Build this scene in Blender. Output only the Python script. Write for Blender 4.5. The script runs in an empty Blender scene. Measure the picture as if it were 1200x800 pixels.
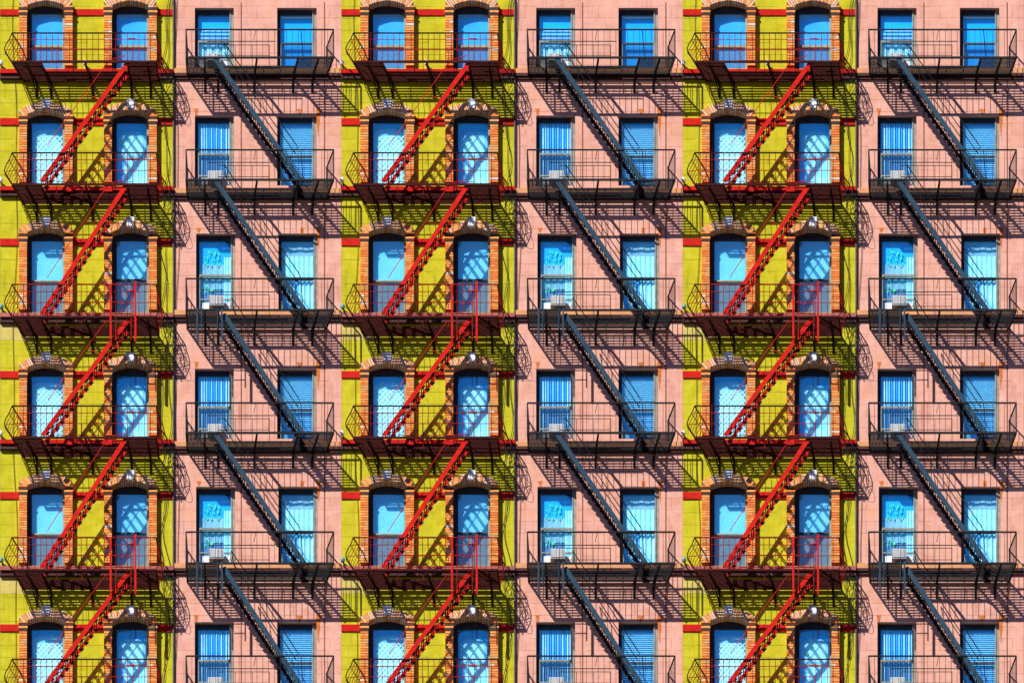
import bpy, math, random
from mathutils import Vector
random.seed(7)
S = bpy.context.scene

# ------------------------------------------------------------------ scale of the place
# 45 units of drawing = 1 m across; facade heights and depths follow the 28 degree upward view
EL = math.radians(28)
PX = 45.0
PZ = PX*math.cos(EL)          # per metre of height
PD = PX*math.sin(EL)          # per metre of depth
V0 = 800 + 4.2*PZ             # ground level
def X(u): return (u-600)/PX
def Z(v, d=0.0): return (V0 - v - PD*d)/PZ
TILE = 400/PX

# ------------------------------------------------------------------ camera
cd = bpy.data.cameras.new('camera'); cam = bpy.data.objects.new('camera', cd)
S.collection.objects.link(cam); S.camera = cam
cd.type = 'ORTHO'; cd.ortho_scale = 1200/PX
cd.clip_start = 0.05; cd.clip_end = 2000
dirv = Vector((0, math.cos(EL), math.sin(EL)))
cam.location = Vector((0, 0, Z(400))) - dirv*8.0
cam.rotation_euler = (math.pi/2+EL, 0, 0)
S.render.resolution_x = 1024; S.render.resolution_y = 682

# ------------------------------------------------------------------ light
travel = Vector((0.70, 1.0, -1.12)).normalized()
sd = bpy.data.lights.new('sun', 'SUN'); sun = bpy.data.objects.new('sun', sd)
S.collection.objects.link(sun)
sd.energy = 5.0; sd.angle = math.radians(0.5); sd.color = (1.0, 0.95, 0.87)
sun.rotation_euler = travel.to_track_quat('-Z', 'Y').to_euler()
sun.location = (-20, -30, 60)
W = bpy.data.worlds.new('World'); S.world = W; W.use_nodes = True
wn = W.node_tree.nodes; wl = W.node_tree.links
sky = wn.new('ShaderNodeTexSky'); sky.sky_type = 'NISHITA'; sky.sun_disc = False
sky.ozone_density = 4.0; sky.dust_density = 0.2; sky.air_density = 0.75
sky.sun_elevation = math.asin(-travel.z)
sky.sun_rotation = math.atan2(-travel.x, -travel.y)
bg = wn['Background']; bg.inputs['Strength'].default_value = 0.05
# deep, polarised-looking blue of the clear sky
tint = wn.new('ShaderNodeMix'); tint.data_type = 'RGBA'; tint.blend_type = 'MULTIPLY'; tint.inputs[0].default_value = 1.0
tint.inputs[7].default_value = (0.62, 0.60, 1.05, 1)
wl.new(sky.outputs[0], tint.inputs[6]); wl.new(tint.outputs[2], bg.inputs['Color'])
S.view_settings.view_transform = 'Standard'; S.view_settings.look = 'None'
S.view_settings.exposure = 0.45; S.view_settings.gamma = 1.0
S.view_settings.use_curve_mapping = False

# ------------------------------------------------------------------ materials
def new_mat(name):
    m = bpy.data.materials.new(name); m.use_nodes = True
    return m, m.node_tree.nodes, m.node_tree.links, m.node_tree.nodes['Principled BSDF']
def node(nt, t, **kw):
    n = nt.new(t)
    for k, v in kw.items(): setattr(n, k, v)
    return n
def noise(ns, ls, scale, detail=4, vec=None, rough=0.6, stretch=None):
    n = ns.new('ShaderNodeTexNoise'); n.inputs['Scale'].default_value = scale
    n.inputs['Detail'].default_value = detail; n.inputs['Roughness'].default_value = rough
    if vec is None:
        tc = ns.new('ShaderNodeTexCoord'); vec = tc.outputs['Object']
    if stretch:
        mp = ns.new('ShaderNodeMapping'); mp.inputs['Scale'].default_value = stretch
        ls.new(vec, mp.inputs['Vector']); vec = mp.outputs['Vector']
    ls.new(vec, n.inputs['Vector']); return n
def ramp(ns, ls, src, a, b, ca=(0,0,0,1), cb=(1,1,1,1)):
    r = ns.new('ShaderNodeValToRGB'); r.color_ramp.elements[0].position = a
    r.color_ramp.elements[1].position = b
    r.color_ramp.elements[0].color = ca; r.color_ramp.elements[1].color = cb
    ls.new(src, r.inputs['Fac']); return r
def mix(ns, ls, fac, a, b, mode='MIX'):
    m = ns.new('ShaderNodeMix'); m.data_type = 'RGBA'; m.blend_type = mode
    for sock, val in ((m.inputs[0], fac), (m.inputs[6], a), (m.inputs[7], b)):
        if hasattr(val, 'is_output'): ls.new(val, sock)
        elif isinstance(val, (int, float)): sock.default_value = val
        else: sock.default_value = (*val[:3], 1)
    return m.outputs[2]

def simple(name, col, rough=0.7, var=0.25, scale=6, col2=None, bump=0.15, metallic=0, bscale=40, spec=0.3):
    m, ns, ls, P = new_mat(name)
    n = noise(ns, ls, scale, 5)
    c2 = col2 or tuple(c*(1-var) for c in col)
    r = ramp(ns, ls, n.outputs['Fac'], 0.4, 0.62)
    out = mix(ns, ls, r.outputs['Color'], col, c2)
    ls.new(out, P.inputs['Base Color'])
    P.inputs['Roughness'].default_value = rough; P.inputs['Metallic'].default_value = metallic
    P.inputs['Specular IOR Level'].default_value = spec
    if bump:
        nb = noise(ns, ls, bscale, 3); b = ns.new('ShaderNodeBump')
        b.inputs['Strength'].default_value = bump; b.inputs['Distance'].default_value = 0.01
        ls.new(nb.outputs['Fac'], b.inputs['Height']); ls.new(b.outputs[0], P.inputs['Normal'])
    return m

def wall_mat(name, base, dark, light, joint, jh, jw, speck, stain=None, joint_str=0.55, off=0.5):
    m, ns, ls, P = new_mat(name)
    tc = ns.new('ShaderNodeTexCoord'); ov = tc.outputs['Object']
    sx = ns.new('ShaderNodeSeparateXYZ'); ls.new(ov, sx.inputs[0])
    cb = ns.new('ShaderNodeCombineXYZ'); ls.new(sx.outputs['X'], cb.inputs['X']); ls.new(sx.outputs['Z'], cb.inputs['Y'])
    n1 = noise(ns, ls, 0.9, 6, ov); n2 = noise(ns, ls, 3.5, 6, ov, 0.7)
    n3 = noise(ns, ls, 5.0, 4, ov, 0.6, (1.8, 1.8, 0.16))
    r1 = ramp(ns, ls, n1.outputs['Fac'], 0.35, 0.68); r2 = ramp(ns, ls, n2.outputs['Fac'], 0.42, 0.75)
    r3 = ramp(ns, ls, n3.outputs['Fac'], 0.52, 0.8)
    c = mix(ns, ls, r1.outputs['Color'], base, dark)
    f2 = ns.new('ShaderNodeMath'); f2.operation = 'MULTIPLY'; f2.inputs[1].default_value = 0.8
    ls.new(r2.outputs['Color'], f2.inputs[0])
    c = mix(ns, ls, f2.outputs[0], c, light)
    f3 = ns.new('ShaderNodeMath'); f3.operation = 'MULTIPLY'; f3.inputs[1].default_value = 0.55
    ls.new(r3.outputs['Color'], f3.inputs[0])
    c = mix(ns, ls, f3.outputs[0], c, tuple(x*0.55 for x in dark))
    if stain:
        ns_ = noise(ns, ls, 1.3, 5, ov, 0.7, (1, 1, 0.8)); rs = ramp(ns, ls, ns_.outputs['Fac'], 0.5, 0.72)
        fs = ns.new('ShaderNodeMath'); fs.operation = 'MULTIPLY'; fs.inputs[1].default_value = 0.55
        ls.new(rs.outputs['Color'], fs.inputs[0]); c = mix(ns, ls, fs.outputs[0], c, stain)
    # scored block joints, partly filled with paint
    bt = ns.new('ShaderNodeTexBrick'); bt.offset = off
    bt.inputs['Scale'].default_value = 1.0; bt.inputs['Mortar Size'].default_value = 0.010
    bt.inputs['Mortar Smooth'].default_value = 0.3
    bt.inputs['Brick Width'].default_value = jw; bt.inputs['Row Height'].default_value = jh
    bt.inputs['Color1'].default_value = (0,0,0,1); bt.inputs['Color2'].default_value = (0,0,0,1)
    bt.inputs['Mortar'].default_value = (1,1,1,1)
    nw = noise(ns, ls, 2.0, 2, ov)
    vm = ns.new('ShaderNodeVectorMath'); vm.operation = 'MULTIPLY_ADD'
    ls.new(nw.outputs['Color'], vm.inputs[0]); vm.inputs[1].default_value = (0.02, 0.02, 0); ls.new(cb.outputs[0], vm.inputs[2])
    ls.new(vm.outputs[0], bt.inputs['Vector'])
    nj = noise(ns, ls, 1.6, 4, ov); rj = ramp(ns, ls, nj.outputs['Fac'], 0.42, 0.56)
    fj = ns.new('ShaderNodeMath'); fj.operation = 'MULTIPLY'
    ls.new(bt.outputs['Color'], fj.inputs[0]); ls.new(rj.outputs['Color'], fj.inputs[1])
    fk = ns.new('ShaderNodeMath'); fk.operation = 'MULTIPLY'; fk.inputs[1].default_value = joint_str
    ls.new(fj.outputs[0], fk.inputs[0])
    c = mix(ns, ls, fk.outputs[0], c, joint)
    # chips of old paint
    vo = ns.new('ShaderNodeTexNoise'); vo.inputs['Scale'].default_value = 9; vo.inputs['Detail'].default_value = 2
    ls.new(ov, vo.inputs['Vector']); rv = ramp(ns, ls, vo.outputs['Fac'], 0.755, 0.775)
    c = mix(ns, ls, rv.outputs['Color'], c, speck)
    ls.new(c, P.inputs['Base Color'])
    P.inputs['Roughness'].default_value = 0.8; P.inputs['Specular IOR Level'].default_value = 0.15
    nb = noise(ns, ls, 22, 5, ov, 0.7)
    h = ns.new('ShaderNodeMath'); h.operation = 'SUBTRACT'; ls.new(nb.outputs['Fac'], h.inputs[0]); ls.new(fj.outputs[0], h.inputs[1])
    b = ns.new('ShaderNodeBump'); b.inputs['Strength'].default_value = 0.45; b.inputs['Distance'].default_value = 0.02
    ls.new(h.outputs[0], b.inputs['Height']); ls.new(b.outputs[0], P.inputs['Normal'])
    return m

M = {}
M['yellow'] = wall_mat('yellow_painted_masonry', (0.51,0.465,0.009), (0.38,0.35,0.006), (0.60,0.56,0.04), (0.12,0.12,0.01), 0.355, 3.1, (0.8,0.78,0.5))
M['pink'] = wall_mat('pink_painted_brownstone', (0.72,0.37,0.29), (0.58,0.27,0.20), (0.78,0.46,0.38), (0.34,0.13,0.10), 0.345, 1.9, (0.82,0.5,0.42), stain=(0.68,0.33,0.18), joint_str=0.5)
M['red_paint'] = simple('red_painted_stone', (0.55,0.010,0.006), 0.7, 0.3, 5, bump=0.3, spec=0.1)
M['red_worn'] = simple('worn_brownish_red_stone', (0.42,0.12,0.10), 0.7, 0.3, 5, col2=(0.30,0.07,0.06), bump=0.3)
M['ledge_dark'] = simple('dark_maroon_stone_and_shade', (0.075,0.02,0.018), 0.75, 0.5, 5, bump=0.3)
M['ledge_tan'] = simple('rusty_tan_stone', (0.55,0.24,0.13), 0.75, 0.3, 4, col2=(0.62,0.30,0.10), bump=0.3)
M['stair_red'] = simple('bright_red_iron_paint', (0.60,0.006,0.001), 0.6, 0.3, 8, col2=(0.42,0.006,0.003), bump=0.2, spec=0.1)
M['rail_red'] = simple('dull_red_iron_paint', (0.34,0.006,0.003), 0.65, 0.6, 9, col2=(0.10,0.004,0.004), bump=0.2, spec=0.1)
M['maroon'] = simple('maroon_iron_paint', (0.058,0.006,0.005), 0.7, 0.5, 9, bump=0.2, spec=0.1)
M['blackred'] = simple('dark_shaded_iron_paint', (0.028,0.004,0.004), 0.7, 0.5, 9, bump=0.2, spec=0.1)  # dark tone puts the shade under treads and rails into the paint
M['iron'] = simple('blue_black_iron_paint', (0.007,0.010,0.016), 0.6, 0.4, 8, bump=0.2, spec=0.15)
M['iron_blue_lit'] = simple('sunlit_slate_iron_paint', (0.016,0.055,0.095), 0.6, 0.3, 8, bump=0.2, spec=0.15)  # same iron, lightened for sun on the stringers; ladder posts share it
M['brick_a'] = simple('orange_brick', (0.88,0.36,0.08), 0.85, 0.25, 9, bump=0.5)
M['brick_b'] = simple('deep_orange_brick', (0.80,0.21,0.03), 0.85, 0.25, 9, bump=0.5)
M['brick_c'] = simple('pale_worn_brick', (0.70,0.36,0.14), 0.85, 0.2, 9, bump=0.5)
M['brick_d'] = simple('whitewashed_brick', (0.74,0.66,0.56), 0.85, 0.2, 9, bump=0.5)
M['brick_e'] = simple('dark_brick', (0.06,0.03,0.025), 0.85, 0.2, 9, bump=0.5)
M['mortar'] = simple('pale_mortar', (0.84,0.66,0.46), 0.9, 0.3, 14, bump=0.5)
M['keystone'] = simple('pale_grey_stone', (0.72,0.76,0.80), 0.8, 0.25, 9, bump=0.4)
M['pale_patch'] = simple('faded_yellow_repaint', (0.58,0.47,0.12), 0.85, 0.2, 4, bump=0.3)
M['joint_shadow_brown'] = simple('brown_joint_and_shadow', (0.26,0.085,0.07), 0.8, 0.3, 5)
M['frame_tan'] = simple('tan_window_frame', (0.36,0.31,0.21), 0.6, 0.3, 6)
M['frame_navy_shade'] = simple('dark_sash_and_shaded_trim', (0.03,0.035,0.05), 0.6, 0.3, 6)  # dark tone stands in for frame sides in shadow; dark sashes share it
M['frame_grey'] = simple('grey_window_frame', (0.27,0.27,0.24), 0.6, 0.3, 6)
M['reveal'] = simple('dark_reveal', (0.09,0.085,0.08), 0.8, 0.4, 6)
M['white'] = simple('white_plastic', (0.78,0.79,0.8), 0.5, 0.08, 6, bump=0.05)
M['dullwhite'] = simple('weathered_white_metal', (0.45,0.48,0.50), 0.6, 0.3, 7)
M['grille'] = simple('grey_vent_plastic', (0.35,0.38,0.42), 0.5, 0.1, 6)
M['rust'] = simple('orange_rust', (0.60,0.17,0.02), 0.85, 0.3, 12, col2=(0.42,0.10,0.02))
M['cable'] = simple('dark_cable_rubber', (0.03,0.032,0.035), 0.6, 0.2, 6, bump=0)
M['pipe'] = simple('grey_green_pipe', (0.09,0.10,0.08), 0.6, 0.4, 6)
M['bulb'] = simple('frosted_lamp_glass', (0.72,0.72,0.68), 0.3, 0.05, 6, bump=0)
M['teal'] = simple('teal_lamp_housing', (0.10,0.30,0.26), 0.5, 0.3, 6)
M['inside'] = simple('dim_room', (0.03,0.03,0.035), 0.9, 0.2, 3, bump=0)
# fabrics and blinds behind the glass; their blues paint in the sky's reflection
def fabric(name, c, c2=None, sc=5): return simple(name, c, 0.9, 0.12, sc, col2=c2, bump=0.1, bscale=120, spec=0.05)
M['azure'] = fabric('azure_sky_reflection_blind', (0.01,0.36,0.82), (0.02,0.42,0.84), 1.5)
M['blue'] = fabric('blue_sky_reflection_blind', (0.03,0.27,0.72), (0.04,0.31,0.76), 1.5)
M['deepblue'] = fabric('deep_sky_reflection_blind', (0.015,0.17,0.42), (0.02,0.21,0.5), 1.5)
M['skyblue'] = fabric('light_sky_reflection_net', (0.18,0.50,0.70), (0.25,0.56,0.74), 2)
M['midblue'] = fabric('mid_sky_reflection_net', (0.05,0.34,0.72), (0.08,0.40,0.76), 2)
M['slate'] = fabric('slate_blue_insect_screen', (0.10,0.19,0.34), (0.13,0.22,0.36), 14)
M['slategrey'] = fabric('grey_insect_screen', (0.15,0.16,0.16), (0.18,0.19,0.19), 10)
M['tanshade'] = fabric('tan_pelmet', (0.24,0.20,0.12))
M['whitecurt'] = fabric('white_net_curtain', (0.52,0.74,0.82), (0.36,0.66,0.80), 3)
M['palecurt'] = fabric('pale_blue_curtain', (0.20,0.36,0.46), (0.34,0.50,0.58), 3)
M['green'] = fabric('green_plant_leaves', (0.15,0.75,0.18), (0.05,0.55,0.3), 10)

def glass():
    m, ns, ls, P = new_mat('window_glass'); ns.remove(P)
    out = ns['Material Output']
    t = ns.new('ShaderNodeBsdfTransparent'); t.inputs[0].default_value = (0.86,0.93,0.98,1)
    g = ns.new('ShaderNodeBsdfGlossy'); g.inputs['Roughness'].default_value = 0.02
    g.inputs['Color'].default_value = (0.07,0.28,0.24,1)
    n = noise(ns, ls, 1.6, 2); b = ns.new('ShaderNodeBump'); b.inputs['Strength'].default_value = 0.15
    b.inputs['Distance'].default_value = 0.02
    ls.new(n.outputs['Fac'], b.inputs['Height']); ls.new(b.outputs[0], g.inputs['Normal'])
    ad = ns.new('ShaderNodeAddShader')
    ls.new(t.outputs[0], ad.inputs[0]); ls.new(g.outputs[0], ad.inputs[1]); ls.new(ad.outputs[0], out.inputs['Surface'])
    return m
M['glass'] = glass()

# ------------------------------------------------------------------ mesh builder
class MB:
    def __init__(s): s.v = []; s.f = []; s.m = []; s.mats = []
    def mi(s, mat):
        if mat not in s.mats: s.mats.append(mat)
        return s.mats.index(mat)
    def add(s, vs, fs, mat):
        o = len(s.v); i = s.mi(mat); s.v += [tuple(v) for v in vs]
        for f in fs: s.f.append(tuple(o+k for k in f)); s.m.append(i)
    def box(s, x0, x1, y0, y1, z0, z1, mat):
        if x0 > x1: x0, x1 = x1, x0
        if y0 > y1: y0, y1 = y1, y0
        if z0 > z1: z0, z1 = z1, z0
        vs = [(x,y,z) for x in (x0,x1) for y in (y0,y1) for z in (z0,z1)]
        s.add(vs, [(0,1,3,2),(4,6,7,5),(0,4,5,1),(2,3,7,6),(0,2,6,4),(1,5,7,3)], mat)
    def bar(s, p, q, w, h, mat, up=(0,0,1)):
        p, q = Vector(p), Vector(q); a = (q-p)
        if a.length < 1e-6: return
        a.normalize(); u = Vector(up)
        if abs(a.dot(u)) > 0.98: u = Vector((0,1,0))
        r = a.cross(u).normalized(); u = r.cross(a).normalized()
        vs = []
        for c in (p, q):
            for i, j in ((-1,-1),(1,-1),(1,1),(-1,1)): vs.append(c + r*(i*w/2) + u*(j*h/2))
        s.add(vs, [(0,3,2,1),(4,5,6,7),(0,1,5,4),(1,2,6,5),(2,3,7,6),(3,0,4,7)], mat)
    def tube(s, pts, r, mat, n=5):
        pts = [Vector(p) for p in pts]; vs = []; fs = []
        for k, p in enumerate(pts):
            a = (pts[min(k+1,len(pts)-1)] - pts[max(k-1,0)]).normalized()
            u = Vector((0,0,1)) if abs(a.z) < 0.9 else Vector((0,1,0))
            rr = a.cross(u).normalized(); uu = rr.cross(a)
            for j in range(n):
                t = 2*math.pi*j/n; vs.append(p + rr*(r*math.cos(t)) + uu*(r*math.sin(t)))
        for k in range(len(pts)-1):
            for j in range(n):
                fs.append((k*n+j, k*n+(j+1)%n, (k+1)*n+(j+1)%n, (k+1)*n+j))
        fs.append(tuple(range(n-1,-1,-1))); fs.append(tuple((len(pts)-1)*n+j for j in range(n)))
        s.add(vs, fs, mat)
    def prism(s, poly, y0, y1, mat):     # poly in x,z, extruded in y
        n = len(poly)
        vs = [(x,y0,z) for x,z in poly] + [(x,y1,z) for x,z in poly]
        fs = [tuple(range(n)), tuple(range(2*n-1,n-1,-1))]
        fs += [(k, k+n, (k+1)%n+n, (k+1)%n) for k in range(n)]
        s.add(vs, fs, mat)
    def build(s, name, parent=None, loc=(0,0,0)):
        me = bpy.data.meshes.new(name); me.from_pydata([(x-loc[0],y-loc[1],z-loc[2]) for x,y,z in s.v], [], s.f)
        for mm in s.mats: me.materials.append(M[mm])
        me.polygons.foreach_set('material_index', s.m); me.update()
        import bmesh
        b = bmesh.new(); b.from_mesh(me); bmesh.ops.recalc_face_normals(b, faces=b.faces); b.to_mesh(me); b.free()
        o = bpy.data.objects.new(name, me); S.collection.objects.link(o)
        o.location = loc
        if parent: o.parent = parent
        return o
def empty(name, loc=(0,0,0)):
    o = bpy.data.objects.new(name, None); S.collection.objects.link(o); o.location = loc; o.empty_display_size = 0.3
    return o
def tag(o, label, cat, group=None):
    o['label'] = label; o['category'] = cat
    if group: o['group'] = group
    return o
def kids(o, _m={}): return [c for c in S.collection.objects if c.parent == o]
def copy_tree(o, parent=None, dz=0.0, dx=0.0):
    ch = kids(o); c = o.copy(); S.collection.objects.link(c); c.parent = parent
    c.location = (o.location.x+dx, o.location.y, o.location.z+dz)
    for k in ch: copy_tree(k, c)
    return c

# local frame of a building: x measured from its centre line
class Frame:
    uc = 0; dz = 0
F = Frame()
def LX(u): return (u-F.uc)/PX
def P3(u, v, d): return (LX(u), -d, Z(v, d) - F.dz)
def LZ(v, d=0.0): return Z(v, d) - F.dz

# vertical steps of the repeating storeys
STEP = -296.4/PZ
ROWS_Y = {1:72.0, 2:215.5, 3:370.5, 4:511.8, 5:666.8, 6:808.2}
ROWS_P = {1:67.0, 2:210.0, 3:362.5, 4:506.2, 5:659.0, 6:802.5}
VTOP = -70; ZTOP = Z(VTOP); ZGAP = 0.0

# ------------------------------------------------------------------ facade wall with window openings
def facade(u0, u1, holes, mat, parent, thick=0.42):
    # holes: (ua, ub, vtop, vbot) on the wall face
    xs = sorted(set([u0, u1] + [h[0] for h in holes] + [h[1] for h in holes]))
    mb = MB(); z0, z1 = 0 - F.dz, ZTOP - F.dz
    for a, b in zip(xs[:-1], xs[1:]):
        hs = sorted([(LZ(h[3]), LZ(h[2])) for h in holes if h[0] <= a and h[1] >= b])
        z = z0
        for (ha, hb) in hs:
            mb.box(LX(a), LX(b), 0, thick, z, ha, mat); z = hb
        mb.box(LX(a), LX(b), 0, thick, z, z1, mat)
    # merge the column seams by building the faces only where they are outer
    o = mb.build('wall', parent)
    import bmesh
    bm = bmesh.new(); bm.from_mesh(o.data)
    bmesh.ops.remove_doubles(bm, verts=bm.verts, dist=1e-5)
    # internal faces between columns: both vertical x-normal faces that coincide inside solid
    rem = []
    for f in bm.faces:
        n = f.normal
        if abs(n.x) > 0.9:
            c = f.calc_center_median(); xx = c.x
            if abs(xx-LX(u0)) < 1e-4 or abs(xx-LX(u1)) < 1e-4: continue
            inh = any(LZ(h[3]) < c.z < LZ(h[2]) and (abs(LX(h[0])-xx) < 1e-4 or abs(LX(h[1])-xx) < 1e-4) for h in holes)
            zs = [v.co.z for v in f.verts]
            if not inh: rem.append(f)
            else: rem.append(f)
    bmesh.ops.delete(bm, geom=list(set(rem)), context='FACES')
    # put back the jambs of each opening
    for h in holes:
        za, zb = LZ(h[3]), LZ(h[2])
        for xx in (LX(h[0]), LX(h[1])):
            vs = [bm.verts.new(p) for p in ((xx,0,za),(xx,thick,za),(xx,thick,zb),(xx,0,zb))]
            bm.faces.new(vs)
    bmesh.ops.remove_doubles(bm, verts=bm.verts, dist=1e-5)
    bm.to_mesh(o.data); bm.free()
    return o

# ------------------------------------------------------------------ windows
def fold_sheet(mb, x0, x1, z0, z1, y, amp, folds, mat, bottom_wave=0.0):
    n = max(8, int(folds*6)); vs = []; fs = []
    for k in range(n+1):
        t = k/n; yy = y + amp*math.sin(t*folds*2*math.pi + 0.6*math.sin(5*t))
        x = x0+(x1-x0)*t
        zb = z0 + bottom_wave*(0.5+0.5*math.sin(t*folds*6))
        vs += [(x,yy,zb),(x,yy,z1)]
    for k in range(n): fs.append((2*k,2*k+2,2*k+3,2*k+1))
    mb.add(vs, fs, mat)
def blob_panel(mb, x0, x1, z0, z1, y, mat, rag=0.03, arch=0.25, seed=1):
    r = random.Random(seed); pts = [(x0,z0),(x1,z0)]; n = 26
    w = x1-x0
    for k in range(n+1):
        t = k/n; x = x1 - w*t
        s = abs(2*t-1)
        z = z1 - arch*(s**3.2) + r.uniform(-rag, rag)*(0.4 if s > .8 else 1)
        pts.append((x, z))
    mb.prism(pts, y, y+0.004, mat)

def yellow_window(parent, ua, ub, vapex, vbot, row, side):
    """arched opening; ua..ub on the wall face."""
    xa, xb = LX(ua), LX(ub); zt, zb = LZ(vapex+3.9), LZ(vbot)
    dF = 0.12
    fw = 0.13
    mb = MB()
    mb.box(xa+0.002, xa+fw, dF, dF+0.07, zb, zt-0.003, 'frame_navy_shade')  # left stile coloured as if shaded by the reveal
    mb.box(xb-0.055, xb-0.002, dF-0.03, dF+0.07, zb, zt-0.003, 'frame_tan')
    ztop = zt - 0.20
    mb.box(xa+fw, xb-0.055, dF, dF+0.07, ztop, zt-0.003, 'frame_navy_shade')  # head coloured dark for the shade under the arch
    mb.box(xa+fw, xb-0.055, dF-0.02, dF+0.07, zb, zb+0.045, 'frame_tan')
    win = mb.build('window', parent)
    gx0, gx1 = xa+fw, xb-0.055; gz0, gz1 = zb+0.045, ztop
    yg = dF+0.035
    p = MB(); p.box(gx0, gx1, yg, yg+0.006, gz0, gz1, 'glass'); p.build('pane', win)
    H = gz1-gz0
    ys = yg+0.022
    if row == 1:
        zm = LZ(48.5+3.5)
        s = MB(); s.box(gx0, gx1, dF-0.01, yg-0.002, zm-0.035, zm+0.03, 'frame_tan'); s.build('sash', win)
        b = MB(); b.box(gx0-.02, gx1+.02, ys, ys+0.01, zm, gz1, 'midblue'); 
        b.build('roller_blind', win)
        c = MB(); n = 14; pts = [(gx0,gz1),(gx1,gz1)]
        for k in range(n+1):
            t = k/n; pts.append((gx1-(gx1-gx0)*t, gz1-0.085-0.07*(2*t-1)**2))
        c.prism(pts, yg+0.012, yg+0.02, 'tanshade'); c.build('pelmet', win)
        l = MB(); l.box(gx0-.02, gx1+.02, ys, ys+0.01, gz0, zm-0.03, 'slate'); l.build('insect_screen', win)
    elif row == 2:
        b = MB(); b.box(gx0-.02, gx1+.02, ys+0.03, ys+0.04, gz0, gz1, 'azure'); b.build('roller_blind', win)
        c = MB()
        if side == 'L':
            blob_panel(c, gx0+0.02, gx1-0.01, gz0+0.02, gz1-0.16, ys+0.02, 'skyblue', 0.02, 0.1, 5)  # arched light-blue panel paints the sunlit part of the blind
            blob_panel(c, gx0+0.14, gx1-0.05, gz0+0.05, gz1-0.36, ys+0.012, 'whitecurt', 0.05, 0.3, 6)
            c.build('curtain_and_lit_panel', win)
            g = MB(); n = 5; cw = (gx1-gx0-.12)/n; ch = 0.165; z = gz0
            while z < gz1-0.55:
                for k in range(n):
                    x = gx0+.12+k*cw
                    for (p0, p1) in (((x,z),(x+cw,z+ch)),((x+cw,z),(x,z+ch))):
                        g.bar((p0[0], yg+.03, p0[1]), (p1[0], yg+.03, p1[1]), 0.018, 0.020, 'white')
                z += ch
            g.build('security_gate', win)
        else:
            blob_panel(c, gx0+0.05, gx1-0.02, gz0+0.80, gz1-0.25, ys+0.02, 'skyblue', 0.03, 0.15, 7)  # light-blue panel again paints a sunlit area
            blob_panel(c, gx0+0.14, gx1-0.1, gz0+0.92, gz1-0.36, ys+0.012, 'whitecurt', 0.04, 0.15, 8)
            fold_sheet(c, gx0+0.18, gx1, gz0, gz0+0.83, ys+0.0, 0.008, 4, 'whitecurt')
            c.build('curtain_and_lit_panel', win)
        s = MB(); zm = gz0+0.83; s.box(gx0, gx1, yg+0.007, yg+0.03, zm-0.02, zm+0.02, 'frame_tan' if side=='R' else 'white'); s.build('sash', win)
    else:
        zm = LZ(323+3.8) if side == 'L' else LZ(321.5+3.8)
        b = MB(); b.box(gx0-.02, gx1+.02, ys+.02, ys+0.03, zm, gz1, 'skyblue')
        
        b.build('roller_blind', win)
        s = MB(); s.box(gx0, gx1, dF-0.01, yg-0.002, zm-0.02, zm+0.02, 'frame_tan' if side=='L' else 'frame_navy_shade'); s.build('sash', win)
        l = MB(); l.box(gx0-.02, gx1+.02, ys, ys+0.01, gz0, zm-0.02, 'slategrey'); l.build('insect_screen', win)
    # room behind, so nothing is open to the sky
    r = MB(); r.box(xa-.1, xb+.1, 0.425, 0.44, zb-.1, zt+.1, 'inside'); r.build('room_backing', win)
    return win

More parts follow.
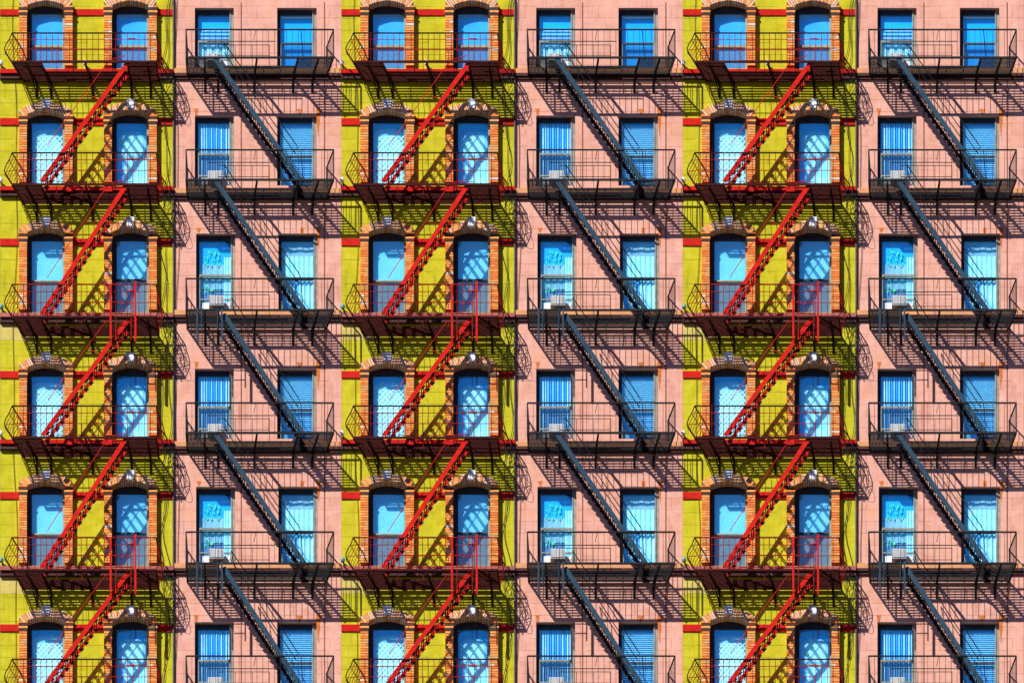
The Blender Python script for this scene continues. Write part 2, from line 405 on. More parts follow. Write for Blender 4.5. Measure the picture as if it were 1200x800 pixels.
def yellow_surround(parent, ua, ub, vapex, vbot, seed, shade_side):
    """brick pilasters, segmental arch of brick and a stone keystone."""
    r = random.Random(seed)
    pw = 9.2
    zs = LZ(vapex+5.5, 0.18)    # springing (inner edge at the jamb)
    za = LZ(vapex, 0.18)        # apex of the inner curve
    zb = LZ(vbot, 0.0)
    pr = 0.18                   # projection
    root = MB()
    # pilasters
    for (p0, p1) in ((ua-pw, ua), (ub, ub+pw)):
        x0, x1 = LX(p0), LX(p1)
        m = MB(); m.box(x0+.006, x1-.006 if p1 == ua else x1-.006, -pr+.012, 0.165, zb, zs, 'mortar')
        z = zb; k = 0
        ch = 0.074
        while z < zs-0.02:
            z1 = min(z+ch-0.021, zs-0.004)
            near_top = (zs - z)
            cap = 0.10 < near_top < 0.18 or 0.24 < near_top < 0.33
            def pick():
                q = r.random()
                return 'brick_a' if q < .44 else 'brick_b' if q < .84 else 'brick_c' if q < .955 else 'brick_d'
            ex = 0.016 if near_top < 0.33 and not cap else 0.0
            if cap:
                m.box(x0, x1, -pr-.002, 0.16, z, z1, 'brick_e')  # dark bands near the pilaster head
            elif k % 2 == 0:
                m.box(x0-ex, x1+ex, -pr-r.uniform(0,.006)-ex, 0.16, z, z1, pick())
            else:
                xm = x0+(x1-x0)*(0.5+r.uniform(-.1,.1))
                m.box(x0-ex, xm-.006, -pr-r.uniform(0,.006)-ex, 0.16, z, z1, pick())
                m.box(xm+.006, x1+ex, -pr-r.uniform(0,.006)-ex, 0.16, z, z1, pick())
            z += ch; k += 1
        m.build('brick_pilaster', parent)
    # arch ring
    xa, xb = LX(ua), LX(ub); xc = (xa+xb)/2; hw = (xb-xa)/2
    rise = za-zs
    R = (hw*hw+rise*rise)/(2*rise); cz = za-R
    th = 0.215
    outer_hw = hw + pw/PX
    ang = math.asin(min(0.999, (hw+0.02)/R)); angO = math.asin(min(.98, outer_hw/(R+0.215)))
    m = MB(); n = 41
    for k in range(n):
        t0 = -angO + 2*angO*k/n; t1 = -angO + 2*angO*(k+1)/n; g = (t1-t0)*0.09
        q = r.random()
        mm = ('brick_a' if q < .4 else 'brick_b') if k % 2 else ('brick_c' if q < .35 else 'brick_d')
        ra, rb = R, R+th+r.uniform(-.004,.006)
        poly = [(xc+ra*math.sin(t0+g), cz+ra*math.cos(t0+g)), (xc+rb*math.sin(t0+g), cz+rb*math.cos(t0+g)),
                (xc+rb*math.sin(t1-g), cz+rb*math.cos(t1-g)), (xc+ra*math.sin(t1-g), cz+ra*math.cos(t1-g))]
        m.prism(poly, -pr-.02-r.uniform(0,.008), 0.16, mm)
    # mortar bed of the ring
    N = 20
    for k in range(N):
        t0 = -angO+2*angO*k/N; t1 = -angO+2*angO*(k+1)/N
        poly = [(xc+(R+.006)*math.sin(t0), cz+(R+.006)*math.cos(t0)), (xc+(R+th-.01)*math.sin(t0), cz+(R+th-.01)*math.cos(t0)),
                (xc+(R+th-.01)*math.sin(t1), cz+(R+th-.01)*math.cos(t1)), (xc+(R+.006)*math.sin(t1), cz+(R+.006)*math.cos(t1))]
        m.prism(poly, -pr-.008, 0.155, 'mortar')
    a = m.build('brick_arch', parent)
    k_ = MB(); kz = za
    k_.prism([(xc-.085, kz+.035), (xc-.12, kz+th+.085), (xc+.12, kz+th+.085), (xc+.085, kz+.035)], -pr-.05, -pr+.02, 'keystone')
    k_.build('keystone', a)
    # soldier plug between the ring and the top of the square opening behind
    return a

def pink_window(parent, ua, ub, vtop, vbot, row, side):
    xa, xb = LX(ua), LX(ub); zt, zb = LZ(vtop), LZ(vbot)
    dF = 0.13; fl, fr, ft = 0.085, 0.10, 0.13
    mb = MB()
    mb.box(xa+.002, xa+fl, dF, dF+.07, zb, zt-.002, 'frame_navy_shade')  # left stile, like the head below, has its shade painted in
    mb.box(xb-fr, xb-.002, dF, dF+.07, zb, zt-.002, 'frame_grey')
    mb.box(xb-fr-.012, xb-fr+.02, dF-.02, dF, zb, zt-.002, 'frame_grey')
    mb.box(xa+fl, xb-fr, dF, dF+.07, zt-ft, zt-.002, 'frame_navy_shade')
    mb.box(xa+fl, xb-fr, dF-.03, dF+.07, zb, zb+.05, 'frame_grey')
    win = mb.build('window', parent)
    gx0, gx1, gz0, gz1 = xa+fl, xb-fr, zb+.05, zt-ft
    H = gz1-gz0; yg = dF+.035; ys = yg+.06
    p = MB(); p.box(gx0, gx1, yg, yg+.006, gz0, gz1, 'glass'); p.build('pane', win)
    zm = gz0 + H*(0.50 if side == 'L' else 0.46)
    s = MB(); s.box(gx0, gx1, dF-.012, yg-.002, zm-.03, zm+.03, 'frame_grey' if side=='L' else 'frame_navy_shade')
    s.box(gx0, gx0+.02, dF-.012, yg-.002, gz0, zm-.03, 'frame_grey'); s.box(gx1-.02, gx1, dF-.012, yg-.002, gz0, zm-.03, 'frame_grey')
    if side == 'L': s.box(gx0+.02, gx1-.02, dF-.01, yg-.002, zm-H*.34-.02, zm-H*.34+.02, 'frame_grey')
    s.build('sash', win)
    if side == 'L':
        b = MB(); b.box(gx0-.02, gx1+.02, ys+.05, ys+.06, gz0, gz1, 'azure' if row != 2 else 'blue')
        b.box(gx0-.02, gx1+.02, ys+.035, ys+.045, zm+.0, gz1, 'azure')
        b.box(gx0-.02, gx1+.02, ys+.035, ys+.045, gz0, zm, 'palecurt' if row == 1 else 'slate')
        b.build('roller_blind', win)
        if row == 1:
            c = MB(); z = zm+H*.22
            c.box(gx0+.1, gx1, ys+.0, ys+.01, z, z+.055, 'whitecurt')
            for q in range(3):
                z -= 0.115; c.box(gx0+.01, gx1, ys, ys+.01, z, z+.065, 'palecurt' if q % 2 else 'skyblue')
            for q in range(4): c.box(gx0+.03+q*.2, gx0+.15+q*.2, ys+.012, ys+.016, gz0+.1, zm-.05, 'whitecurt')
            c.build('window_blind', win)
        elif row == 2:
            c = MB(); n = 13; w = (gx1-gx0)/n
            for q in range(n):
                c.bar((gx0+w*(q+.5), ys, gz0), (gx0+w*(q+.5), ys, gz1), w*0.55, .004, 'whitecurt' if q in (1,2,9,11,12) else 'skyblue' if q % 2 else 'midblue', up=(0.25*(-1)**q,-1,0))
                c.bar((gx0+w*(q+.5), ys-.012, gz0), (gx0+w*(q+.5), ys-.012, zm), w*0.5, .004, 'palecurt' if q in (1,9,11) else 'slate', up=(0.25*(-1)**q,-1,0))
            c.build('vertical_blind', win)
        else:
            c = MB(); fold_sheet(c, gx1-.2, gx1, gz0, gz1-.45, ys, .012, 3, 'whitecurt')
            fold_sheet(c, gx0, gx1-.2, zm-.35, zm+.38, ys+.02, .008, 4, 'palecurt'); c.build('curtain', win)
            l = MB(); rr = random.Random(4)
            for q in range(46):
                x = gx0+.12+rr.random()*.42
                z = (zm+.3+rr.random()*.45) if q < 30 else (zm-.5+rr.random()*.42)
                a = rr.uniform(.02,.05)
                l.prism([(x-a*.5,z),(x,z-a),(x+a*.5,z),(x+a*.1,z+a*1.6)], ys-.012-.001*(q%5), ys-.008, 'green')
            l.build('potted_plant', win)
    else:
        b = MB(); b.box(gx0-.02, gx1+.02, ys+.05, ys+.06, zm, gz1, 'azure' if row == 1 else 'blue')
        b.box(gx0-.02, gx1+.02, ys+.05, ys+.06, gz0, zm, 'deepblue' if row == 1 else 'azure')
        b.build('roller_blind', win)
        if row == 2:
            c = MB(); z = gz1-.10; q = 0
            while z > gz0+.05:
                c.bar((gx0, ys, z), (gx1, ys, z), .045, .003, 'skyblue' if z > zm+.2 or q % 3 else 'blue', up=(0,-1,.5))
                c.bar((gx0, ys-.014, z-.012), (gx1, ys-.014, z-.012), .005, .006, 'whitecurt')
                z -= .058; q += 1
            c.build('window_blind', win)
        elif row == 3:
            c = MB(); fold_sheet(c, gx0, gx1, zm, gz1, ys+.03, .006, 3, 'palecurt')
            fold_sheet(c, gx0+.1, gx1-.02, zm+.02, gz1-.42, ys, .014, 6, 'whitecurt', )
            fold_sheet(c, gx0+.12, gx0+.34, gz0, zm-.02, ys, .014, 3, 'palecurt')
            fold_sheet(c, gx0+.40, gx1, gz0+.0, zm-.02, ys, .016, 4, 'whitecurt'); c.build('curtain', win)
        elif row == 1:
            c = MB(); c.box(gx0, gx1, yg+.012, yg+.02, gz1-.08, gz1, 'tanshade'); c.build('pelmet', win)
    r = MB(); r.box(xa-.1, xb+.1, 0.425, 0.44, zb-.1, zt+.1, 'inside'); r.build('room_backing', win)
    return win

# rows: (apex/top, bottom) on the wall face
YW = {1:(1.5, 80.5), 2:(129, 217), 3:(267, 366)}
PW = {1:(9.5, 80.0), 2:(135.5, 217.5), 3:(273.7, 363.5)}
def shift(tup, n): return tuple(x+296.4*n for x in tup)

# ------------------------------------------------------------------ yellow building
F.uc = 101.75; F.dz = 0
yb = empty('apartment_building', (X(101.75), 0, 0))
UW = ((31.5, 75.8, 'L'), (131, 174.5, 'R'))
holes = []
for n in (0, 1, 2):
    for rw in (1, 2, 3):
        if rw == 1 and n: continue
        if rw == 3 and n == 2: continue
        a, b = shift(YW[rw], n)
        for ua, ub, sd_ in UW: holes.append((ua, ub, a+3.8, b))
facade(0.0, 203.4, holes, 'yellow', yb)
# red lintel bands between the windows
BAND = {1:(11,18), 2:(138.5,146.5), 3:(279.5,287.5), 4:(434.5,442.5), 5:(576,584), 6:(731,739)}
for rw, (a, b) in BAND.items():
    for (s0, s1) in ((0.1, 22.0), (85.2, 121.6), (183.9, 203.2)):
        m = MB(); m.box(LX(s0), LX(s1), -0.035, -0.0015, LZ(b,.035), LZ(a,.035), 'red_paint')
        m.build('lintel_band', yb)
for v in (379, 675.4):
    m = MB(); m.prism([(LX(.2), LZ(v+20)), (LX(14), LZ(v+19.5)), (LX(39), LZ(v+21)), (LX(40.5), LZ(v+8)), (LX(39.5), LZ(v-3)), (LX(.2), LZ(v-3))], -.004, -.0005, 'pale_patch'); m.build('paint_patch', yb)
# projecting sill courses
SILL = {1:81, 2:218.2, 3:366.3, 4:514.6, 5:662.7, 6:811}
for rw, v in SILL.items():
    m = MB(); top = 'red_worn' if rw in (3, 5) else 'red_paint'
    pr = 0.16; zt = LZ(v, pr); h = 0.115
    m.box(LX(0.1), LX(203.2), -pr, -0.002, zt-h, zt, top)
    m.box(LX(0.1), LX(203.2), -pr+.06, -0.002, zt-h-.13, zt-h-.001, 'ledge_dark')  # dark course paints in the sill's underside and shadow
    if rw not in (3, 5):
        for us in (26.2, 80.4, 126.5, 179.5):
            m.box(LX(us-4.8), LX(us+4.8), -pr-.035, -pr-.001, zt-.17, zt+.012, 'red_paint')
    m.build('sill_course', yb)
protos = {}
for rw in (1, 2, 3):
    a, b = YW[rw]
    for ua, ub, sd_ in UW:
        w = yellow_window(yb, ua, ub, a, b, rw, sd_)
        before = set(S.collection.objects)
        yellow_surround(yb, ua, ub, a, b, rw*10+(sd_=='R'), sd_)
        new = [o for o in S.collection.objects if o not in before and o.parent == yb]
        if rw > 1:
            for n in ((1, 2) if rw == 2 else (1,)):
                for o in [w]+new: copy_tree(o, yb, dz=STEP*n)

# ------------------------------------------------------------------ pink building
F.uc = 301.75
pb = empty('apartment_building', (X(301.75), 0, 0))
UP = ((228.3, 274, 'L'), (324.8, 371, 'R'))
holes = []
for n in (0, 1, 2):
    for rw in (1, 2, 3):
        if (rw == 1 and n) or (rw == 3 and n == 2): continue
        a, b = shift(PW[rw], n)
        dx = 1.5 if rw == 3 else 0
        for ua, ub, sd_ in UP: holes.append((ua+dx, ub+dx, a, b))
facade(203.6, 399.9, [h for h in holes], 'pink', pb)
for rw in (1, 2, 3):
    a, b = PW[rw]; dx = 1.5 if rw == 3 else 0
    for ua, ub, sd_ in UP:
        w = pink_window(pb, ua+dx, ub+dx, a, b, rw, sd_)
        if rw > 1:
            for n in ((1, 2) if rw == 2 else (1,)): copy_tree(w, pb, dz=STEP*n)
PL = {1:81.5, 2:222, 3:364.5, 4:518.4, 5:661, 6:814.8}
for rw, v in PL.items():
    m = MB(); pr = .10
    m.box(LX(203.8), LX(399.7), -.05, -.002, LZ(v+4.2,.05), LZ(v-1.5,.05), 'ledge_tan')
    zt = LZ(v+4, pr)
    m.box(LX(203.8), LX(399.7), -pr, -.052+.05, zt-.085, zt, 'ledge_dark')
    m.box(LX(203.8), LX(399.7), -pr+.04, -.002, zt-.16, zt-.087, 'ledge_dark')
    m.build('sill_course', pb)
# raised vertical joints, a painted shadow strip by the seam, and rust stains
m = MB()
for u in (282.6, 380.2, 205.8):
    m.bar((LX(u), -.002, LZ(800)), (LX(u), -.002, LZ(3)), .028, .012, 'joint_shadow_brown', up=(0,1,0))
m.build('joint_and_shadow_strip', pb)
def stain(u, v, L, w, seed):
    r = random.Random(seed); m = MB(); n = 9; l = []; rr_ = []
    for k in range(n+1):
        t = k/n; ww = w*(1-t)**0.7*r.uniform(.6,1.15) + .35
        l.append((LX(u-ww/2+r.uniform(-.3,.3)), LZ(v+L*t))); rr_.append((LX(u+ww/2+r.uniform(-.3,.3)), LZ(v+L*t)))
    m.prism(l+rr_[::-1], -.003, -.0005, 'rust'); return m
for n in (0, 1, 2):
    for (u, v, L, w) in ((230,128.5,7,6), (351,129,6,6), (373,128.5,26,4.5), (233,268,5,5), (354,268,6,6), (373.5,267.5,20,4.5)):
        if v > 200 and n == 2: continue
        stain(u, v+296.4*n-1, L*1.25, w*1.15, int(u+v)).build('rust_stain', pb)

# ------------------------------------------------------------------ fire escapes
def smoothline(pts, n=4):
    out = []
    for k in range(len(pts)-1):
        for j in range(n): out.append(Vector(pts[k]).lerp(Vector(pts[k+1]), j/n))
    out.append(Vector(pts[-1])); return out

def fire_escape(name, kind):
    red = kind == 'red'
    rows = ROWS_Y if red else ROWS_P
    D = 1.09 if red else 1.02
    if red: F0, F1, R0, R1 = 14, 183, 28.5, 186
    else:   F0, F1, R0, R1 = 218, 391, 219.5, 382.5
    mrail, mplat, mstr, mthin = ('rail_red','maroon','stair_red','rail_red') if red else ('iron','iron','iron_blue_lit','iron')
    F.uc = 101.75 if red else 301.75
    F.dz = Z(rows[6], D)
    root = empty(name, (X(F.uc), 0, F.dz))
    def U(s, d):  # s 0..1 along
        t = d/D; return (R0+(F0-R0)*t)*(1-s) + (R1+(F1-R1)*t)*s
    def Q(s, d, z): return (LX(U(s,d)), -d, z)
    def su(u): return (u-F0)/(F1-F0)
    for rw, vb in rows.items():
        dxr = 1.5 if (rw in (3,5) and not red) else 0
        zf = LZ(vb, D)
        floor = rw
        # ---- platform: flat bars along the facade, open over the stair
        if red: o0, o1 = su(48), su(149)
        else:   o0, o1 = su(257), su(349)
        m = MB(); d = 0.12; dm = 0.50
        while d < D-.03:
            if d < dm: segs = ((0.0, 1.0),)
            else: segs = ((0.0, o0), (o1, 1.0))
            for a, b in segs: m.bar(Q(a,d,zf-.02), Q(b,d,zf-.02), (.024 if red else .021), (.027 if red else .022), mplat)
            d += 0.070
        g = m.build('platform', root)
        fr = MB()
        for dd in (D, .06): fr.bar(Q(0,dd,zf-.02), Q(1,dd,zf-.02), .03, .055, mplat)
        fr.bar(Q(o0,dm+.01,zf-.02), Q(o1,dm+.01,zf-.02), .03, .055, mplat)
        for s_ in (0, 1): fr.bar(Q(s_,.0,zf-.021), Q(s_,D,zf-.021), .035, .05, mplat)
        fr.build('platform_frame', g)
        # ---- brackets
        ss = (su(30), o0, su(100), o1, su(173)) if red else (su(240), su(256), su(301), o1, su(373))
        for s_ in ss:
            b = MB(); zl = zf-.075
            b.bar(Q(s_,0,zl), Q(s_,D-.01,zl), .05, .06, 'blackred' if red else 'iron')
            zz = zf-.52
            b.bar(Q(s_,.02,zl), Q(s_,.02,zz), .05, .03, 'blackred' if red else 'iron', up=(0,1,0))
            b.tube([Q(s_,D*.55,zl-.02), Q(s_,D*.38,zl-.12), Q(s_,.12,zz+.14), Q(s_,.03,zz+.03)], .016, 'blackred' if red else 'iron')
            b.build('bracket', g)
        # ---- railing
        if red:
            H = {1:33,2:36.3,3:37.3}.get(rw, 36.3 if rw % 2 == 0 else 37.3)/PZ
        else:
            H = {1:32,2:34.3,3:36}.get(rw, 34.3 if rw % 2 == 0 else 36)/PZ
        r = MB(); zt = zf+H
        def prof(h):     # belly of the red railing: outward offset at relative height h
            if not red: return 0.0
            return 0.25*max(0.0, math.sin(math.pi*min(1, (1-h)/0.98)))**1.2 * (1.25-h)
        def front(s, h):
            q = Q(s, D, zf+H*h); o = prof(h); return (q[0], q[1]-o*0.28, q[2])
        def endp(side, t, h):   # t depth fraction
            q = Q(side, D*t, zf+H*h); o = prof(h)*(1.0 if side == 0 else 0.6)
            return (q[0]+(-o if side == 0 else o), q[1], q[2])
        levels = ((1, .030), (.76, .014), (.40, .014), (0, .026)) if red else ((1, .034), (0, .024))
        for h, w in levels:
            mr = mrail if not red else ('blackred' if h in (0, 1) and rw not in (3, 5) else 'rail_red')
            w0 = endp(0, 1.0, h); w1 = endp(1, 1.0, h)
            a0 = front(0.03, h); a1 = front(0.97, h)
            r.bar(a0, a1, w, w, mr); r.bar(w0, a0, w, w, mr); r.bar(a1, w1, w, w, mr)
            for side in (0, 1):
                pts = [endp(side, t, h) for t in (0.0,.25,.5,.75,1.0)]
                for p, q in zip(pts[:-1], pts[1:]): r.bar(p, q, w*.9, w*.9, mr)
        if not red:
            r.bar(front(su(243+dxr),.57), front(su(322),.57), .018, .018, mrail)
        top = r.build('railing', root)
        bl = MB(); n = 25
        hs = (1,.8,.6,.45,.3,.15,0) if red else (1,0)
        for k in range(n+1):
            s_ = k/n
            if red and k in (0, n): bl.tube([endp(0 if k == 0 else 1, 1.0, h) for h in hs], .014, 'blackred', 4)
            elif red: bl.tube([front(s_,h) for h in hs], .0085, mthin, 4)
            else: bl.bar(front(s_,1), front(s_,0), .011, .011, mthin)
        for side in (0, 1):
            for k in range(1, 7):
                t = k/7
                if red: bl.tube([endp(side,t,h) for h in hs], .0085, mthin, 4)
                else: bl.bar(endp(side,t,1), endp(side,t,0), .012, .012, mthin)
        for s_ in (0, 1):
            bl.bar(front(s_,1), front(s_,0), .03, .03, mrail) if not red else None
            bl.bar(Q(s_,.01,zt), Q(s_,.01,zf), .022, .022, mrail)
        bl.build('baluster_row', top)
        # guard rail around the stair opening
        gr = MB()
        if red: a_, b_, dd = su(60), su(152), .47
        else: a_, b_, dd = su(256), su(318), .47
        for hh in (.80, .42): gr.bar(Q(a_,dd,zf+H*hh), Q(b_,dd,zf+H*hh), .014, .014, mthin)
        for k in range(4):
            s_ = a_+(b_-a_)*k/3; gr.bar(Q(s_,dd,zf), Q(s_,dd,zf+H*.8), .014, .014, mthin)
        gr.build('guard_rail', root)
        # small tie bars seen in front of the right hand windows
        if not red:
            tb = MB(); tb.bar(Q(su(353),D-.05,zt), Q(su(357),D-.25,zf+.02), .018, .018, mthin); tb.build('tie_bar', root)
            tb = MB(); tb.bar(Q(su(300),D,zt), Q(su(297.5),D,zt-.3), .014,.014, mthin); tb.build('tie_bar', root)
        else:
            tb = MB(); z_ = zf+H*.76; tb.bar(Q(su(150),D+.05,z_+.01), Q(su(159.5),D+.05,z_+.01), .02, .022, 'stair_red'); tb.build('latch_bar', root)
    # ---- stairs
    if red: T = {1:((150.5,73),(49,213)), 2:((148.5,216),(49,368)), 3:((152,372),(50,510)), 4:((148.5,512.4),(49,664.4)), 5:((152,668.4),(50,806.4))}
    else:   T = {1:((252,69),(354,213)), 2:((252,211),(358,365)), 3:((262,368),(356,509)), 4:((252,507.4),(358,661.4)), 5:((262,664.4),(354,805.4))}
    for rw, ((ut,vt),(ub_,vb_)) in T.items():
        dn, df = (1.04, .46) if red else (1.0, .46)
        A = Vector(P3(ut, vt, dn)); B = Vector(P3(ub_, vb_, dn))
        off = Vector((0, dn-df, 0)); st = root
        def along(t, y=0.0): 
            p = A.lerp(B, t); return Vector((p.x, p.y+y, p.z))
        m = MB(); hgt = .118 if red else .122
        m.bar(A, B, .03, hgt, mstr); near = m.build('stringer', None)
        m2 = MB(); m2.bar(A+off-Vector((0,0,.03)), B+off-Vector((0,0,.03)), .03, .085, mstr if red else 'iron')
        stair = empty('staircase'); stair.parent = root
        near.parent = stair; o2 = m2.build('stringer', stair)
        n = 18 if red else 22; tr = MB(); sgn = 1 if B.x > A.x else -1; dk = 'blackred' if red else 'iron'
        for k in range(1, n):
            c = along(k/n)
            for q in (-.03, .02):
                tr.box(c.x+q-.013, c.x+q+.013, c.y+.017, c.y+(dn-df)-.017, c.z-.065, c.z-.040, dk)
            # curved tread brackets bolted to both stringers
            for yy, e in ((c.y+.017, 1.0 if red else .8), (c.y+(dn-df)-.03, 1.0)):
                tr.prism([(c.x-.085, c.z-.066), (c.x+.085, c.z-.066), (c.x+.05*e, c.z-.066-.04*e), (c.x+.0, c.z-.066-.11*e), (c.x-.05*e, c.z-.066-.04*e)], yy, yy+.013, dk)
        tr.build('treads', stair)
        # handrail
        hr = MB(); hh = .84
        up = Vector((0,0,hh)); up2 = Vector((0,0,.55))
        t0, t1 = .12, .93
        if red:
            P = [along(.20)+up+Vector((.38,0,.06)), along(.22)+up, along(.5)+up, along(.94)+up]
            hr.tube(P, .011, mstr, 5)
            
            hr.bar(along(.50)+up, along(.28+.04)+Vector((0,0,0)), .012, .012, mstr)
        else:
            for u_, r_ in ((up, .015), (up2, .013)):
                hr.tube([along(.10)+u_, along(.4)+u_, along(t1)+u_], r_, 'iron', 5)
            hr.tube([along(.02)+Vector((.1,0,.0)), along(.10)+Vector((.1,0,.3)), along(.10)+up], .011, 'iron', 5)
            e = along(t1)
            hr.tube([e+up, e+up*.97+Vector((.05,0,-.05)), e+Vector((-.05,0,.66)), e+up2], .012, 'iron', 5)
            for t in (.48, .54):
                hr.bar(along(t)+up, along(t-.0)+Vector((.0,0,.0))+(B-A).normalized()*(.35), .011, .011, 'iron')
            for t in (.25, .75): hr.bar(along(t)+up, along(t), .011, .011, 'iron')
        hr.build('handrail', stair)
    # ---- drop ladder and its guide posts under the third and fifth platforms
    for rw in (3, 5):
        vb = rows[rw]; zf = LZ(vb, D)
        L = empty('drop_ladder'); L.parent = root
        dd = D+.07
        if red:
            posts = ((129.6, vb-38, vb+27, .052), (158.6, vb-41, vb+29, .052)); rails = ((135.5, vb-20, vb+22), (153.5, vb-34, vb+28))
        else:
            posts = ((231, vb-1, vb+38, .045), (260, vb-1, vb+38, .045)); rails = ((236, vb-2, vb+26), (255, vb-2, vb+24))
        for (u, va, vc, w) in posts:
            m = MB(); m.bar(P3(u,va,dd), P3(u,vc,dd), w, w, mstr); m.build('guide_post', L)
        m = MB()
        for (u, va, vc) in rails: m.bar(P3(u,va,dd-.06), P3(u,vc,dd-.06), .022, .022, 'rail_red' if red else 'iron_blue_lit')
        v = vb-14 if red else vb+4
        while v < vb+22:
            m.bar(P3(rails[0][0],v,dd-.06), P3(rails[1][0],v,dd-.06), .016, .016, 'rail_red' if red else 'iron')
            v += 11
        m.build('ladder', L)
    return root

ye = fire_escape('fire_escape', 'red')
pe = fire_escape('fire_escape', 'black')

# ------------------------------------------------------------------ other things, then the three repeats
WHERE = ('left', 'middle', 'right')
EDGE = ('at the left edge of the photo', 'in the middle of the row', 'third and last from the left')
for t in range(3):
    a = yb if t == 0 else copy_tree(yb, None, dx=TILE*t)
    tag(a, f"{('leftmost','middle','rightmost')[t]} yellow painted building with orange brick arched windows and red bands", 'building', 'yellow and pink tenement buildings in a row')
    b = pb if t == 0 else copy_tree(pb, None, dx=TILE*t)
    tag(b, f"{('leftmost','middle','rightmost')[t]} pink building with plain square windows and dark sills", 'building', 'yellow and pink tenement buildings in a row')
    c = ye if t == 0 else copy_tree(ye, None, dx=TILE*t)
    tag(c, f"red iron fire escape with bellied railings on the {('leftmost','middle','rightmost')[t]} yellow building", 'fire escape', 'fire escapes on the facades')
    d = pe if t == 0 else copy_tree(pe, None, dx=TILE*t)
    tag(d, f"blue black iron fire escape zigzagging down the {('leftmost','middle','rightmost')[t]} pink building", 'fire escape', 'fire escapes on the facades')

FLOOR = {1:'top floor', 2:'second floor from top', 3:'third floor from top', 4:'fourth floor from top', 5:'fifth floor from top', 6:'lowest floor in view'}
POS = ('leftmost', 'middle', 'rightmost')
# air conditioners in the left hand windows of the pink buildings
def air_conditioner():
    root = empty('air_conditioner')
    m = MB(); w, h = .38, .29
    m.box(-w/2, w/2, -.16, .10, 0, h, 'dullwhite'); m.build('housing', root)
    g = MB(); g.box(-w/2+.03, w/2-.03, -.172, -.161, .03, h-.04, 'grille')
    for k in range(9): g.box(-w/2+.03, w/2-.03, -.178, -.1725, .04+k*.028, .05+k*.028, 'white')
    g.box(-.006, .006, -.180, -.1785, .03, h-.04, 'white'); g.build('grille', root)
    s = MB(); s.box(-w/2-.17, -w/2-.001, .085, .10, 0, .2, 'white'); s.build('side_panel', root)
    s = MB(); s.box(w/2+.001, w/2+.17, .085, .10, 0, .2, 'white'); s.build('side_panel', root)
    return root
ac0 = air_conditioner(); used = False
for t in range(3):
    for rw, (u, vbot) in {1:(250,79.5), 2:(252,217), 3:(253.5,363), 4:(252,513.4), 5:(253.5,659.4), 6:(252,809.8)}.items():
        o = copy_tree(ac0) if used else ac0; used = True
        o.location = (X(u+400*t), 0, Z(vbot)+.052)
        tag(o, f"white window air conditioner, {FLOOR[rw]} of the {POS[t]} pink building", 'air conditioner', 'window air conditioners')

# little lamps standing on the red sill course
def lamp(teal=False):
    root = empty('security_light')
    m = MB(); m.box(-.03, .03, -.03, .03, 0, .10, 'cable'); m.bar((0,0,.09), (-.03,-.06,.14), .03, .03, 'cable'); m.build('bracket', root)
    b = MB(); n = 8; prof = ((.0,.02),(.03,.052),(.08,.062),(.13,.05),(.16,.02)); vs = []; fs = []
    for h, r in prof:
        for j in range(n): vs.append((-.04+r*math.cos(6.283*j/n), -.06+r*math.sin(6.283*j/n), .11+h))
    for k in range(len(prof)-1):
        for j in range(n): fs.append((k*n+j, k*n+(j+1)%n, (k+1)*n+(j+1)%n, (k+1)*n+j))
    fs += [tuple(range(n-1,-1,-1)), tuple((len(prof)-1)*n+j for j in range(n))]
    b.add(vs, fs, 'teal' if teal else 'bulb'); b.build('lamp_glass', root)
    return root
l0, l1 = lamp(), lamp(True); u0 = u1 = False
for t in range(3):
    for rw, u in ((1,2.6), (1,101.5), (2,2.6), (3,3.4), (4,2.6), (5,3.4)):
        te = rw in (3, 5)
        if te: o = copy_tree(l1) if u1 else l1; u1 = True
        else: o = copy_tree(l0) if u0 else l0; u0 = True
        o.location = (X(u+400*t), -.08, Z(SILL[rw], .16)+.001)
        spot = 'between the windows' if u > 50 else 'on left sill end'
        tag(o, f"{'teal' if te else 'white'} lamp {spot}, {FLOOR[rw]}, {POS[t]} yellow building", 'lamp', 'small lamps on the sills')

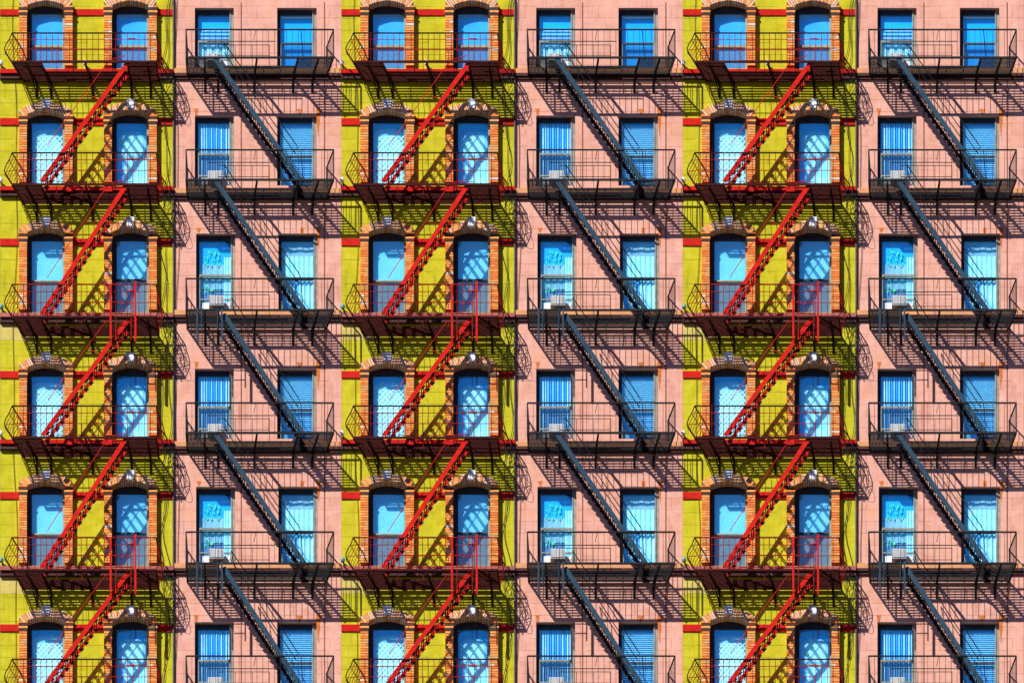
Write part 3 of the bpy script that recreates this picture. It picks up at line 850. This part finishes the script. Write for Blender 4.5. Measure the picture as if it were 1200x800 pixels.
# pipe, hanging cables and cable coils at the seam of each pair of buildings
def wig(u, v0, v1, amp, per, d, seed):
    r = random.Random(seed); pts = []; v = v0; ph = r.random()*6
    while v <= v1:
        pts.append((X(u+amp*math.sin(v/per+ph)+amp*.5*math.sin(v/per*2.7+ph*2)), -d, Z(v, d))); v += 8
    return pts
def loc_build(mb, name, t):
    base = (X(203+400*t), 0, 0); return mb.build(name, None, loc=base)
for t in range(3):
    k = 400*t
    m = MB(); m.tube([(X(203.2+k), -.05, Z(-60)), (X(203.2+k), -.05, Z(812))], .022, 'pipe', 8)
    for v in range(20, 800, 74): m.box(X(202.2+k), X(204.2+k), -.03, -.0015, Z(v+2), Z(v), 'pipe')
    tag(loc_build(m, 'conduit_pipe', t), f"thin grey pipe running down the seam right of the {POS[t]} yellow building", 'pipe', 'pipes at the building seams')
    for j, (u, amp, per, nm) in enumerate(((195.5, 4.6, 37, 'slack black cable hanging close to the pipe of'), (193.0, 4.2, 29, 'slack black cable hanging next to the brickwork of'), (207.5, 1.8, 61, 'thin cable on the pink wall just right of'), (17.5, 2.2, 71, 'thin cable down the wall left of the windows of'))):
        m = MB(); m.tube(wig(u+k, -50, 812, amp, per, .045 if j < 2 else .03, j+3), .0085 if j < 2 else .007, 'cable', 4)
        tag(loc_build(m, 'cable', t), f"{nm} the {POS[t]} yellow building", 'cable', 'cables hanging at the seams')
    for rw, vb in ROWS_Y.items():
        r = random.Random(rw % 2 + 2); m = MB(); vw = vb+22
        for q in range(5):
            cu, cv, ra = 193+q*1.6+r.uniform(-2,2), vw-14+q*5+r.uniform(-2,2), r.uniform(4.5,7.5)
            dd = .35+r.uniform(-.1,.35); pts = []
            for a in range(15):
                an = a/14*2*math.pi*1.05
                pts.append((X(cu+k+ra*math.cos(an)*.8), -dd-.05*math.sin(an*2), Z(cv+ra*math.sin(an)*1.1, dd)))
            m.tube(pts, .007, 'cable', 4)
        m.tube([(X(203+k), -.05, Z(vw-4,.05)), (X(202+k), -.4, Z(vw-4,.4)), (X(198+k), -.6, Z(vw,.6)), (X(188+k), -1.0, Z(vb+1,1.0))], .012, 'cable', 4)
        m.tube([(X(203+k), -.05, Z(vw+8,.05)), (X(201+k), -.45, Z(vw+10,.45)), (X(197+k), -.5, Z(vw+22,.5)), (X(203+k), -.05, Z(vw+34,.05))], .010, 'cable', 4)
        tag(m.build('cable_coil', None, loc=(X(199+k),0,Z(vw+30))), f"loose black cable loops, {FLOOR[rw]} of the {POS[t]} yellow building", 'cable', 'cable loops beside the red balconies')

# ------------------------------------------------------------------ street below (out of the frame)
M['asphalt'] = simple('asphalt', (0.05,0.05,0.052), 0.9, 0.2, 3)
M['concrete'] = simple('pavement_concrete', (0.16,0.155,0.15), 0.9, 0.15, 2)
m = MB(); m.box(-300, 300, -300, 300, -.2, -.12, 'asphalt'); o = m.build('road'); o['kind'] = 'structure'
m = MB(); m.box(-60, 60, -4.0, .5, -.118, .0, 'concrete'); o = m.build('pavement'); o['kind'] = 'structure'
